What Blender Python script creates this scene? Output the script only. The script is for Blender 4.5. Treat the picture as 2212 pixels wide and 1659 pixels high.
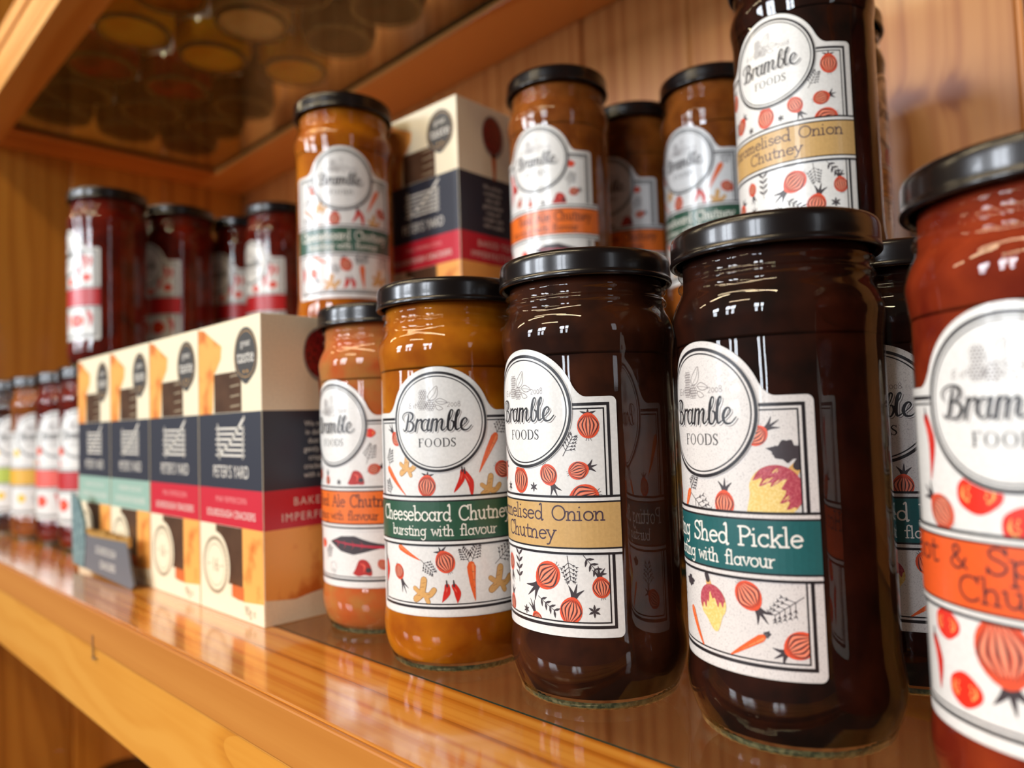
import bpy, bmesh, math, random
from mathutils import Vector, Matrix
for o in list(bpy.data.objects): bpy.data.objects.remove(o)
S=bpy.context.scene; COL=S.collection; PI=math.pi
random.seed(7)
# ---------------------------------------------------------------- camera
HC=.0998
cam=bpy.data.cameras.new('camera'); cam.sensor_fit='HORIZONTAL'; cam.sensor_width=36.0
cam.lens=36*1591.56/2212; cam.clip_start=.01; cam.clip_end=50
cam.dof.use_dof=True; cam.dof.focus_distance=.258; cam.dof.aperture_fstop=6.6
co=bpy.data.objects.new('camera',cam); COL.objects.link(co); S.camera=co
Fv=Vector((-.70019823,.7122466,.04926687)); Rv=Vector((.7115374,.70183653,-.03376408)); Uv=Vector((.05862564,-.01141367,.99821479))
m=Matrix.Identity(4)
for i in range(3): m[i][0]=Rv[i]; m[i][1]=Uv[i]; m[i][2]=-Fv[i]
m[2][3]=HC; co.matrix_world=m
# ---------------------------------------------------------------- light
S.view_settings.view_transform='Standard'; S.view_settings.look='None'; S.view_settings.gamma=1
S.view_settings.use_curve_mapping=False; S.view_settings.exposure=-0.24
w=bpy.data.worlds.new('shop_ambient'); S.world=w; w.use_nodes=True
w.node_tree.nodes['Background'].inputs[0].default_value=(.52,.45,.36,1); w.node_tree.nodes['Background'].inputs[1].default_value=.14
def area(name,loc,target,sx,sy,power,col):
    l=bpy.data.lights.new(name,'AREA'); l.shape='RECTANGLE'; l.size=sx; l.size_y=sy; l.energy=power; l.color=col
    o=bpy.data.objects.new(name,l); COL.objects.link(o); o.location=loc
    o.rotation_euler=(Vector(target)-Vector(loc)).to_track_quat('-Z','Y').to_euler(); return o
COOL=(.86,.92,1.0); WARM=(1.0,.80,.50)
for i,(x,wd) in enumerate(((.22,.30),(.60,.22),(-1.25,.34),(-1.66,.34),(-2.9,.7))):
    area('window_light',(x,-3.0,1.15),(x,0,1.0),wd,.62,86*wd,COOL); area('window_light',(x,-3.0,.42),(x,0,.42),wd*.62,.62,52*wd*.62,COOL)
area('window_light',(3.2,-.7,.9),(0,.2,.2),.35,1.3,5,COOL)
for x,y in ((-1.6,-1.1),(.1,-1.1),(-.8,-2.1),(-3.2,-1.1)):
    area('ceiling_strip_light',(x,y,1.75),(x,y+.5,0),1.1,.1,15,WARM)
area('ceiling_strip_light',(-.75,-.75,1.55),(-.6,.3,.1),1.2,.12,9,WARM)

# ---------------------------------------------------------------- helpers
def lin(c): 
    return tuple(((v/255)/12.92 if v/255<=.04045 else ((v/255+.055)/1.055)**2.4) for v in c)+(1,)
MATS={}
def mat(name,col,rough=.5,spec=.5,coat=0,metal=0,sss=0,noise=None,sscale=.004):
    if name in MATS: return MATS[name]
    m=bpy.data.materials.new(name); m.use_nodes=True; nt=m.node_tree; b=nt.nodes['Principled BSDF']
    b.inputs['Base Color'].default_value=lin(col); b.inputs['Roughness'].default_value=rough
    b.inputs['Specular IOR Level'].default_value=spec; b.inputs['Coat Weight'].default_value=coat; b.inputs['Coat Roughness'].default_value=.06
    b.inputs['Metallic'].default_value=metal
    if sss: b.inputs['Subsurface Weight'].default_value=sss; b.inputs['Subsurface Scale'].default_value=sscale; b.inputs['Subsurface Radius'].default_value=(1,.45,.2)
    sc,c2,lo,hi=noise or (900,tuple(int(v*.97) for v in col),.4,.6)
    tc=nt.nodes.new('ShaderNodeTexCoord'); n=nt.nodes.new('ShaderNodeTexNoise'); n.inputs['Scale'].default_value=sc; n.inputs['Detail'].default_value=4
    r=nt.nodes.new('ShaderNodeValToRGB'); r.color_ramp.elements[0].position=lo; r.color_ramp.elements[1].position=hi
    r.color_ramp.elements[0].color=lin(col); r.color_ramp.elements[1].color=lin(c2)
    nt.links.new(tc.outputs['Object'],n.inputs['Vector']); nt.links.new(n.outputs['Fac'],r.inputs['Fac']); nt.links.new(r.outputs['Color'],b.inputs['Base Color'])
    MATS[name]=m; return m
def glassmat(name,tint=(1,1,1),rough=.015,bump=0):
    m=bpy.data.materials.new(name); m.use_nodes=True; nt=m.node_tree; nt.nodes.clear(); N=nt.nodes.new; L=nt.links.new
    o=N('ShaderNodeOutputMaterial'); mx=N('ShaderNodeMixShader'); t=N('ShaderNodeBsdfTransparent'); t.inputs[0].default_value=tint+(1,)
    g=N('ShaderNodeBsdfAnisotropic'); g.inputs['Roughness'].default_value=rough; f=N('ShaderNodeLayerWeight'); pw=N('ShaderNodeMath'); pw.operation='POWER'; pw.inputs[1].default_value=5; ml=N('ShaderNodeMath'); ml.operation='MULTIPLY_ADD'; ml.inputs[1].default_value=.95; ml.inputs[2].default_value=.045; L(f.outputs['Facing'],pw.inputs[0]); L(pw.outputs[0],ml.inputs[0])
    if bump:
        tc=N('ShaderNodeTexCoord'); mp=N('ShaderNodeMapping'); mp.inputs['Scale'].default_value=(1,1,.35); n=N('ShaderNodeTexNoise'); n.inputs['Scale'].default_value=110; n.inputs['Detail'].default_value=1.5
        b=N('ShaderNodeBump'); b.inputs['Strength'].default_value=bump; b.inputs['Distance'].default_value=.0006
        L(tc.outputs['Object'],mp.inputs[0]); L(mp.outputs[0],n.inputs['Vector']); L(n.outputs['Fac'],b.inputs['Height']); L(b.outputs[0],g.inputs['Normal']); L(b.outputs[0],f.inputs['Normal'])
    L(ml.outputs[0],mx.inputs[0]); L(t.outputs[0],mx.inputs[1]); L(g.outputs[0],mx.inputs[2]); L(mx.outputs[0],o.inputs[0]); return m
def wood(name,axis,c1,c2,c3,bands=95,warp=1.4,rough=.22,coat=.5,plank=None,knots=(),perp=None,seed=0.0,stretch=.07,wscale=9,fine=.35):
    """varnished pine: long grain along axis (0,1,2); perp = axis across which the rings run"""
    m=bpy.data.materials.new(name); m.use_nodes=True; nt=m.node_tree; N=nt.nodes.new; L=nt.links.new; b=nt.nodes['Principled BSDF']
    def mth(op,a,bb=None,c=None):
        n=N('ShaderNodeMath'); n.operation=op
        for i,v in enumerate((a,bb,c)):
            if v is None: continue
            if isinstance(v,(int,float)): n.inputs[i].default_value=v
            else: L(v,n.inputs[i])
        return n.outputs[0]
    tc=N('ShaderNodeTexCoord'); sx=N('ShaderNodeSeparateXYZ'); L(tc.outputs['Object'],sx.inputs[0]); c=[sx.outputs[i] for i in range(3)]
    off=None
    if plank:
        pa,pw,po=plank; idx=mth('FLOOR',mth('DIVIDE',mth('SUBTRACT',c[pa],po),pw)); wn=N('ShaderNodeTexWhiteNoise'); wn.noise_dimensions='1D'; L(idx,wn.inputs['W']); off=wn.outputs['Value']
    cc=[]
    for i in range(3):
        v=mth('MULTIPLY',c[i],stretch) if i==axis else c[i]
        if off is not None: v=mth('ADD',v,mth('MULTIPLY',off,3.7+i))
        cc.append(mth('ADD',v,seed))
    cb=N('ShaderNodeCombineXYZ'); [L(cc[i],cb.inputs[i]) for i in range(3)]
    n1=N('ShaderNodeTexNoise'); n1.inputs['Scale'].default_value=wscale; n1.inputs['Detail'].default_value=2; L(cb.outputs[0],n1.inputs['Vector'])
    p=perp if perp is not None else [i for i in range(3) if i!=axis][0]
    ph=mth('ADD',mth('MULTIPLY',c[p],bands),mth('MULTIPLY',n1.outputs['Fac'],warp*12))
    kd=None
    for (ka,kb,kx,kz,rx,rz) in knots:   # knot as an ellipse of darker wood with rings bending around it
        d=mth('SQRT',mth('ADD',mth('POWER',mth('DIVIDE',mth('SUBTRACT',c[ka],kx),rx),2),mth('POWER',mth('DIVIDE',mth('SUBTRACT',c[kb],kz),rz),2)))
        e=mth('EXPONENT',mth('MULTIPLY',mth('POWER',d,2.0),-.5)); ph=mth('ADD',ph,mth('MULTIPLY',mth('EXPONENT',mth('MULTIPLY',d,-.8)),2.2)); kd=e if kd is None else mth('MAXIMUM',kd,e)
    fr=mth('FRACT',mth('MULTIPLY',ph,.5)); n3=N('ShaderNodeTexNoise'); n3.noise_dimensions='1D'; n3.inputs['Scale'].default_value=1.0; n3.inputs['Detail'].default_value=1.5; L(mth('MULTIPLY',ph,.55),n3.inputs['W']); st=mth('MULTIPLY',mth('SUBTRACT',n3.outputs['Fac'],.36),3.4); st=mth('MINIMUM',mth('MAXIMUM',st,0.0),1.0); tri=mth('MULTIPLY',mth('ADD',mth('MULTIPLY',mth('MULTIPLY',fr,fr),.38),.62),st)
    cb2=N('ShaderNodeCombineXYZ')
    for i in range(3): L(mth('MULTIPLY',c[i],.03 if i==axis else 1),cb2.inputs[i])
    n2=N('ShaderNodeTexNoise'); n2.inputs['Scale'].default_value=420; n2.inputs['Detail'].default_value=3; L(cb2.outputs[0],n2.inputs['Vector'])
    v=mth('ADD',mth('MULTIPLY',tri,1-fine*.5),mth('MULTIPLY',mth('SUBTRACT',n2.outputs['Fac'],.5),fine))
    if kd is not None: v=mth('ADD',v,mth('MULTIPLY',kd,1.1))
    r=N('ShaderNodeValToRGB'); e=r.color_ramp.elements; e[0].position=.12; e[0].color=lin(c1); e[1].position=1.0; e[1].color=lin(c3); x=e.new(.58); x.color=lin(c2)
    L(v,r.inputs['Fac']); out=r.outputs['Color']
    if off is not None:
        h=N('ShaderNodeHueSaturation'); L(out,h.inputs['Color']); L(mth('ADD',mth('MULTIPLY',off,.30),.80),h.inputs['Value']); out=h.outputs[0]
    if kd is not None:
        mk=N('ShaderNodeMix'); mk.data_type='RGBA'; L(mth('MINIMUM',mth('MULTIPLY',kd,.85),1.0),mk.inputs[0]); L(out,mk.inputs[6]); mk.inputs[7].default_value=lin((124,60,24)); out=mk.outputs[2]
    L(out,b.inputs['Base Color']); b.inputs['Roughness'].default_value=rough; b.inputs['Coat Weight'].default_value=coat; b.inputs['Coat Roughness'].default_value=.09
    bp=N('ShaderNodeBump'); bp.inputs['Strength'].default_value=.12; bp.inputs['Distance'].default_value=.0004; L(n2.outputs['Fac'],bp.inputs['Height']); L(bp.outputs[0],b.inputs['Normal'])
    return m

class MB:
    def __init__(s): s.v=[];s.f=[];s.m=[];s.mats=[];s.sm=[]
    def mi(s,m):
        if m not in s.mats: s.mats.append(m)
        return s.mats.index(m)
    def add(s,vs,fs,m,smooth=False):
        b=len(s.v); s.v+=[tuple(v) for v in vs]; k=s.mi(m)
        for f in fs: s.f.append(tuple(b+i for i in f)); s.m.append(k); s.sm.append(smooth)
    def box(s,a,b,m,bev=0):
        if bev:
            bm=bmesh.new(); bmesh.ops.create_cube(bm,size=1)
            for v in bm.verts: v.co=Vector([(a[i]+b[i])/2+v.co[i]*(b[i]-a[i]) for i in range(3)])
            bmesh.ops.bevel(bm,geom=bm.edges[:],offset=bev,segments=2,affect='EDGES',profile=.6); bm.verts.index_update()
            s.add([v.co for v in bm.verts],[[v.index for v in f.verts] for f in bm.faces],m); bm.free(); return
        x0,y0,z0=a;x1,y1,z1=b
        s.add([(x0,y0,z0),(x1,y0,z0),(x1,y1,z0),(x0,y1,z0),(x0,y0,z1),(x1,y0,z1),(x1,y1,z1),(x0,y1,z1)],
              [(0,3,2,1),(4,5,6,7),(0,1,5,4),(1,2,6,5),(2,3,7,6),(3,0,4,7)],m)
    def lathe(s,prof,m,n=96,capb=False,capt=False,mod=None):
        vs=[];fs=[]
        for k,(r,z) in enumerate(prof):
            for i in range(n):
                a=2*PI*i/n; rr=r+(mod(k,a) if mod else 0); vs.append((rr*math.cos(a),rr*math.sin(a),z))
        for k in range(len(prof)-1):
            for i in range(n): j=(i+1)%n; fs.append((k*n+i,k*n+j,(k+1)*n+j,(k+1)*n+i))
        if capb: fs.append(tuple(range(n-1,-1,-1)))
        if capt: fs.append(tuple((len(prof)-1)*n+i for i in range(n)))
        s.add(vs,fs,m,True)
    def mesh(s,name):
        me=bpy.data.meshes.new(name); me.from_pydata(s.v,[],s.f)
        for m in s.mats: me.materials.append(m)
        me.polygons.foreach_set('material_index',s.m); me.polygons.foreach_set('use_smooth',s.sm); me.update(); return me
    def obj(s,name,parent=None): return link(name,s.mesh(name),parent)
def link(name,me,parent=None):
    o=bpy.data.objects.new(name,me); COL.objects.link(o)
    if parent: o.parent=parent
    return o
def thing(name,label,cat,loc=(0,0,0),rz=0,group=None):
    o=bpy.data.objects.new(name,None); COL.objects.link(o); o.empty_display_size=.02; o.location=loc; o.rotation_euler=(0,0,rz)
    o['label']=label; o['category']=cat
    if group:o['group']=group
    return o
def struct(o): o['kind']='structure'; return o
def smooth_prof(pts,k=6):
    out=[]
    for i in range(len(pts)-1):
        p0=pts[max(i-1,0)];p1=pts[i];p2=pts[i+1];p3=pts[min(i+2,len(pts)-1)]
        for j in range(k):
            t=j/k; out.append(tuple(.5*((2*b)+(-a+c)*t+(2*a-5*b+4*c-d)*t*t+(-a+3*b-3*c+d)*t**3) for a,b,c,d in zip(p0,p1,p2,p3)))
    out.append(tuple(pts[-1])); return out

# ---------------------------------------------------------------- 2-D artwork engine (millimetres)
def clip_poly(P,x0,x1,y0,y1):
    for ax,lim,sg in ((0,x0,1),(0,x1,-1),(1,y0,1),(1,y1,-1)):
        Q=[]; n=len(P)
        for i in range(n):
            a=P[i];b=P[(i+1)%n]; da=(a[ax]-lim)*sg; db=(b[ax]-lim)*sg
            if da>=0: Q.append(a)
            if (da>=0)!=(db>=0):
                t=da/(da-db); Q.append((a[0]+(b[0]-a[0])*t,a[1]+(b[1]-a[1])*t))
        P=Q
        if len(P)<3: return []
    return P
class Art:
    """flat shapes in (s,z) mm, mapped by fn(s,z,layer) to 3-D"""
    def __init__(s,mb,fn,clip=None): s.mb=mb;s.fn=fn;s.clip=clip
    def poly(s,P,m,lay):
        if s.clip:
            P=clip_poly(P,*s.clip)
            if len(P)<3: return
        a=sum(P[i][0]*P[(i+1)%len(P)][1]-P[(i+1)%len(P)][0]*P[i][1] for i in range(len(P)))
        if a<0: P=P[::-1]
        if abs(a)<1e-7: return
        s.mb.add([s.fn(x,z,lay) for x,z in P],[tuple(range(len(P)))],m)
    def fan(s,c,P,m,lay,rings=1):
        n=len(P)
        for r in range(rings):
            a=r/rings;b=(r+1)/rings
            for i in range(n):
                p=P[i];q=P[(i+1)%n]; L=lambda u,t:(c[0]+(u[0]-c[0])*t,c[1]+(u[1]-c[1])*t)
                s.poly([L(p,b),L(q,b),L(q,a),L(p,a)] if r else [c,L(p,b),L(q,b)],m,lay)
    def stroke(s,pts,wd,m,lay,smooth=True,step=1.6,cap=True,closed=False):
        pts=[tuple(p) for p in pts]
        if closed: pts=pts+[pts[0]]
        if callable(wd): wf=wd
        elif isinstance(wd,(list,tuple)):
            wf=lambda t:wd[min(int(t*(len(wd)-1)),len(wd)-2)]*(1-(t*(len(wd)-1))%1 if t<1 else 0)+wd[min(int(t*(len(wd)-1)),len(wd)-2)+1]*((t*(len(wd)-1))%1 if t<1 else 1)
        else: wf=lambda t:wd
        if smooth and len(pts)>2: pts=smooth_prof(pts,4)
        Q=[pts[0]]
        for p in pts[1:]:
            a=Q[-1]; d=math.hypot(p[0]-a[0],p[1]-a[1]); k=max(1,math.ceil(d/step))
            for j in range(1,k+1): Q.append((a[0]+(p[0]-a[0])*j/k,a[1]+(p[1]-a[1])*j/k))
        Q=[q for i,q in enumerate(Q) if i==0 or math.hypot(q[0]-Q[i-1][0],q[1]-Q[i-1][1])>1e-5]
        n=len(Q)
        if n<2: return
        A=[];B=[]
        for i in range(n):
            a=Q[max(i-1,0)];b=Q[min(i+1,n-1)]
            if closed and i in(0,n-1): a=Q[-2];b=Q[1]
            dx=b[0]-a[0];dy=b[1]-a[1];l=math.hypot(dx,dy) or 1; w=wf(i/(n-1))/2
            A.append((Q[i][0]-dy/l*w,Q[i][1]+dx/l*w)); B.append((Q[i][0]+dy/l*w,Q[i][1]-dx/l*w))
        for i in range(n-1): s.poly([B[i],B[i+1],A[i+1],A[i]],m,lay)
        if cap and not closed:
            for e in (0,n-1):
                r=wf(e/(n-1))/2
                if r>.12: s.fan(Q[e],[(Q[e][0]+r*math.cos(t*PI/4),Q[e][1]+r*math.sin(t*PI/4)) for t in range(8)],m,lay)
    def ell(s,c,rx,ry,m,lay,ang=0,n=24,rings=2):
        a=math.radians(ang); s.fan(c,[(c[0]+rx*math.cos(t)*math.cos(a)-ry*math.sin(t)*math.sin(a),c[1]+rx*math.cos(t)*math.sin(a)+ry*math.sin(t)*math.cos(a)) for t in [2*PI*i/n for i in range(n)]],m,lay,rings)
    def rect(s,x0,x1,y0,y1,m,lay,step=2.0):
        k=max(1,math.ceil((x1-x0)/step))
        for i in range(k):
            a=x0+(x1-x0)*i/k;b=x0+(x1-x0)*(i+1)/k; s.poly([(a,y0),(b,y0),(b,y1),(a,y1)],m,lay)
    def ring(s,c,r,wd,m,lay,n=96):
        s.stroke([(c[0]+r*math.cos(2*PI*i/n),c[1]+r*math.sin(2*PI*i/n)) for i in range(n)],wd,m,lay,smooth=False,closed=True)

INK=mat('label_ink_black',(34,30,34),.35); INKG=mat('label_ink_grey',(122,112,112),.4); WHITE=mat('label_paper_white',(228,227,225),.30,coat=.3)
SPECK=mat('label_paper_speckled',(216,211,208),.38,coat=.2,noise=(2600,(172,166,166),.52,.74))
ONR=mat('onion_red_print',(226,84,52),.35); ONL=mat('onion_pale_print',(240,142,112),.35); CAR=mat('carrot_print',(230,98,44),.35); CARL=mat('carrot_light_print',(240,138,84),.35)
CHI=mat('chilli_print',(206,42,32),.35); CHL=mat('chilli_light_print',(232,96,80),.35); GIN=mat('ginger_print',(214,164,98),.35); GIL=mat('ginger_line_print',(150,98,50),.4)
LEAF=mat('leaf_dark_print',(62,54,58),.4); PEP=mat('pepper_print',(176,46,42),.35); TUR=mat('turnip_red_print',(166,62,78),.35,noise=(1500,(186,92,100),.45,.6)); TUY=mat('turnip_yellow_print',(222,190,108),.35,noise=(1500,(232,206,140),.45,.6))
TOM=mat('tomato_print',(222,46,30),.35); TOML=mat('tomato_light_print',(240,176,100),.35); STEM=mat('chard_stem_print',(190,52,72),.35); LEM=mat('lemon_print',(240,196,50),.35)

# monoline slab letters, x-height = 1
def el(cx,cy,rx,ry,a0=0,a1=360,n=14): return [(cx+rx*math.cos(math.radians(a0+(a1-a0)*i/n)),cy+ry*math.sin(math.radians(a0+(a1-a0)*i/n))) for i in range(n+1)]
def ft(x,y=0,w=.17): return [(x-w,y),(x+w,y)]
GL={
'a':([el(.42,.47,.38,.46),[(.82,.98),(.8,.1),(.98,0)]],1.12),'b':([[(-.08,1.62),(.12,1.68),(.12,0)],el(.52,.47,.4,.46)],1.06),
'c':([el(.46,.48,.42,.48,45,318),[(.74,.98),(.78,.74)]],.98),'d':([el(.42,.47,.38,.46),[(.62,1.62),(.82,1.68),(.82,.0),(.98,0)]],1.14),
'e':([[(.06,.5),(.86,.56)],el(.46,.48,.42,.48,10,318)],1.02),'f':([[(.78,1.5),(.62,1.7),(.38,1.6),(.3,1.2),(.3,0)],[(.04,.96),(.66,.98)],ft(.3)],.78),
'g':([el(.42,.52,.37,.44),[(.8,1.0),(.82,.2),(.76,-.4),(.45,-.62),(.12,-.45)],[(.8,.98),(.98,1.02)]],1.08),'h':([[(-.08,1.62),(.12,1.68),(.12,0)],[(.12,.55),(.34,.9),(.6,.92),(.74,.66),(.74,0)],ft(.12),ft(.74)],1.1),
'i':([[(-.04,.94),(.14,.97),(.14,0)],ft(.14),[(.12,1.4),(.16,1.44)]],.5),'k':([[(-.08,1.62),(.12,1.68),(.12,0)],[(.72,.96),(.14,.42)],[(.34,.6),(.78,0)],ft(.12),ft(.74,.97,.14),ft(.8,0,.12)],1.06),
'l':([[(-.04,1.62),(.14,1.68),(.14,0)],ft(.14)],.5),'m':([[(-.06,.94),(.12,.97),(.12,0)],[(.12,.55),(.3,.9),(.5,.92),(.62,.66),(.62,0)],[(.62,.55),(.8,.9),(1.0,.92),(1.12,.66),(1.12,0)],ft(.12),ft(.62,0,.13),ft(1.12)],1.46),
'n':([[(-.06,.94),(.12,.97),(.12,0)],[(.12,.55),(.34,.9),(.6,.92),(.74,.66),(.74,0)],ft(.12),ft(.74)],1.08),'o':([el(.48,.48,.42,.48)],1.06),
'p':([[(-.06,.94),(.12,.97),(.12,-.6)],el(.52,.48,.4,.46),ft(.12,-.6)],1.06),'r':([[(-.06,.94),(.14,.97),(.14,0)],[(.14,.5),(.34,.88),(.62,.92)],ft(.14)],.74),
's':([[(.68,.84),(.42,.98),(.14,.82),(.22,.58),(.56,.44),(.7,.22),(.42,0),(.08,.14)]],.84),'t':([[(.3,1.4),(.28,.3),(.4,.02),(.68,.1)],[(.0,.96),(.66,1.0)]],.78),
'u':([[(-.06,.94),(.1,.97),(.12,.34),(.34,.02),(.62,.12),(.76,.5)],[(.6,.94),(.76,.97),(.76,.08),(.94,0)]],1.06),'v':([[(.02,.97),(.4,0),(.78,.97)],ft(.04,.97,.14),ft(.78,.97,.14)],.9),
'w':([[(.02,.97),(.3,0),(.58,.85),(.86,0),(1.14,.97)],ft(.04,.97,.14),ft(1.12,.97,.14)],1.28),'y':([[(.02,.97),(.42,.04)],[(.84,.97),(.42,.04),(.2,-.5),(-.06,-.58)],ft(.04,.97,.14),ft(.84,.97,.14)],.98),
'C':([el(.7,.78,.64,.8,48,318,18),[(1.14,1.62),(1.16,1.2)]],1.4),'O':([el(.72,.78,.66,.8,0,360,20)],1.56),'S':([[(.92,1.3),(.62,1.6),(.2,1.44),(.22,1.04),(.62,.82),(.94,.5),(.7,.04),(.3,.0),(.06,.3)],[(.92,1.6),(.94,1.22)],[(.04,0),(.04,.36)]],1.14),
'P':([[(.16,1.58),(.16,0)],[(-.02,1.58),(.66,1.58),(.98,1.2),(.66,.78),(.16,.78)],ft(.16,0,.22)],1.14),'H':([[(.16,1.58),(.16,0)],[(1.0,1.58),(1.0,0)],[(.16,.8),(1.0,.8)],ft(.16),ft(1.0),ft(.16,1.58),ft(1.0,1.58)],1.3),
'R':([[(.16,1.58),(.16,0)],[(-.02,1.58),(.66,1.58),(.98,1.2),(.66,.8),(.16,.8)],[(.56,.8),(1.04,0)],ft(.16),ft(1.06,0,.12)],1.24),'A':([[(.1,0),(.62,1.6),(1.14,0)],[(.3,.56),(.94,.56)],ft(.1),ft(1.14)],1.36),
'&':([[(1.02,.66),(.74,.08),(.34,.0),(.1,.34),(.34,.74),(.66,1.08),(.56,1.42),(.3,1.36),(.3,1.04),(.62,.5),(1.06,.0)]],1.26),' ':([],.85)}
CURVY=set('acdefghmnoprstuwyCOSPR&b')
SHARP={'v','w','A','H','k','i','l'}
def text_w(t,xh,tr=.0): return sum(GL[c][1]+tr for c in t)*xh
def text(art,t,cx,z,xh,m,lay,wd=.17,tr=.0,width=None):
    W=text_w(t,1,tr); sx=(width/W) if width else xh; x=cx-W*sx/2
    for c in t:
        for st in GL[c][0]:
            art.stroke([(x+p[0]*sx,z+p[1]*xh) for p in st],wd*xh,m,lay,smooth=(c not in SHARP and len(st)>3))
        x+=(GL[c][1]+tr)*sx
BRAMBLE=[([(-12.2,7.2),(-12.9,4),(-13.6,1.2),(-14.7,.2),(-15.4,1.2)],[.6,1.15,1.1,.5,.3]),([(-15.0,4.4),(-15.6,5.8),(-14.8,7.2),(-12.6,7.9),(-10.6,7.2),(-10.4,5.6),(-11.6,4.3),(-12.8,4.0)],[.3,.5,.5,.5,1.0,1.0,.5,.3]),
([(-12.8,4.0),(-10.9,3.8),(-10.1,2.4),(-10.8,.7),(-12.4,0),(-13.4,.5)],[.3,.7,1.1,1.0,.5,.3]),([(-8.2,4.7),(-8.9,2.2),(-9.3,.1)],[1.0,1.0,.8]),([(-9.0,2.0),(-7.9,4.0),(-6.7,4.7),(-6.3,4.0)],[.3,.4,.9,.9]),
([(-3.6,4.2),(-4.8,4.7),(-6.1,3.4),(-6.3,1.4),(-5.4,.1),(-4.3,.9),(-3.5,3.0)],[.4,.6,1.0,1.0,.5,.4,.3]),([(-3.1,4.7),(-3.9,1.6),(-3.6,.2),(-2.5,.8)],[1.0,1.0,.7,.3]),([(-1.5,4.7),(-2.4,.1)],[1.0,.9]),
([(-2.2,1.8),(-1.2,4.0),(-.3,4.7),(.2,3.9),(-.4,.1)],[.3,.4,.8,1.0,.9]),([(-.1,1.8),(.9,4.0),(1.9,4.7),(2.3,3.8),(1.8,1.2),(2.3,.2),(3.3,.9)],[.3,.4,.8,1.0,1.0,.6,.3]),
([(3.3,.9),(4.8,3.4),(6.3,6.6),(6.5,7.9),(5.8,8.2),(5.0,6),(4.4,2),(4.7,.3),(5.8,.2),(6.7,2.0),(6.5,3.6),(5.7,4.0)],[.3,.3,.35,.5,.6,1.1,1.1,.8,.5,.8,.7,.4]),
([(6.7,3.3),(8.4,5.6),(9.2,7.6),(8.8,8.3),(8.0,6.6),(7.4,2.4),(7.8,.3),(9.2,1.0)],[.3,.3,.4,.6,1.1,1.1,.8,.3]),([(9.2,1.0),(11.2,2.6),(12.1,4.0),(11.3,4.9),(10.1,3.8),(9.6,1.8),(10.4,.2),(12.2,.3),(13.8,2.0)],[.3,.3,.5,.6,1.0,1.1,.8,.5,.3])]
def foods(art,cx,z,h,m,lay):   # roman capitals with thick stems and thin hairlines
    T=.52;t=.2;x=cx-7.4
    def vs(a): art.stroke([(a,z),(a,z+h)],T,m,lay,False,cap=False)
    def hs(a,b,y): art.stroke([(a,y),(b,y)],t,m,lay,False,cap=False)
    vs(x+.5);hs(x,x+1.0,z+.1);hs(x,x+2.1,z+h-.1);hs(x+.5,x+1.6,z+h*.52);art.stroke([(x+2.1,z+h),(x+2.1,z+h-.8)],t,m,lay,False,cap=False)
    for cx2 in (x+4.3,x+8.1):
        n=28; P=[(cx2+1.55*math.cos(2*PI*i/n),z+h/2+h/2*math.sin(2*PI*i/n)) for i in range(n)]
        for i in range(n):
            a=P[i];b=P[(i+1)%n]; wa=t+(T-t)*abs(math.cos(2*PI*i/n))**1.5; wb=t+(T-t)*abs(math.cos(2*PI*(i+1)/n))**1.5
            ia=(cx2+(a[0]-cx2)*(1-wa/1.55),z+h/2+(a[1]-z-h/2)*(1-t/1.7));ib=(cx2+(b[0]-cx2)*(1-wb/1.55),z+h/2+(b[1]-z-h/2)*(1-t/1.7)); art.poly([a,b,ib,ia],m,lay)
    d=x+10.6; vs(d);hs(d-.5,d+.9,z+.1);hs(d-.5,d+.9,z+h-.1); art.stroke([(d+.8,z+h-.1),(d+1.8,z+h*.85),(d+2.2,z+h/2),(d+1.8,z+h*.15),(d+.8,z+.1)],[t,.4,T,.4,t],m,lay)
    e=x+14.4; art.stroke([(e+.75,z+h-.6),(e,z+h-.05),(e-.7,z+h*.78),(e-.3,z+h*.58),(e+.5,z+h*.4),(e+.7,z+h*.2),(e,z+.05),(e-.8,z+.5)],[t,.25,.4,T,T,.4,.25,t],m,lay)
    art.stroke([(e+.75,z+h),(e+.75,z+h-.9)],t,m,lay,False,cap=False); art.stroke([(e-.8,z),(e-.8,z+.9)],t,m,lay,False,cap=False)
def digits(art,x,z,h,m,lay):
    s=h; W=.16
    for d in '2008':
        if d=='2': P=[[(0,.7*s),(.15*s,.98*s),(.5*s,.9*s),(.45*s,.5*s),(0,.02*s),(.55*s,.02*s)]]
        elif d=='0': P=[el(.3*s,.45*s,.27*s,.42*s,n=12)]
        else: P=[el(.3*s,.3*s,.27*s,.3*s,n=10),el(.3*s,.92*s,.22*s,.28*s,n=10)]
        for p in P: art.stroke([(x+a,z+b) for a,b in p],W,m,lay)
        x+=.78*s
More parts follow.
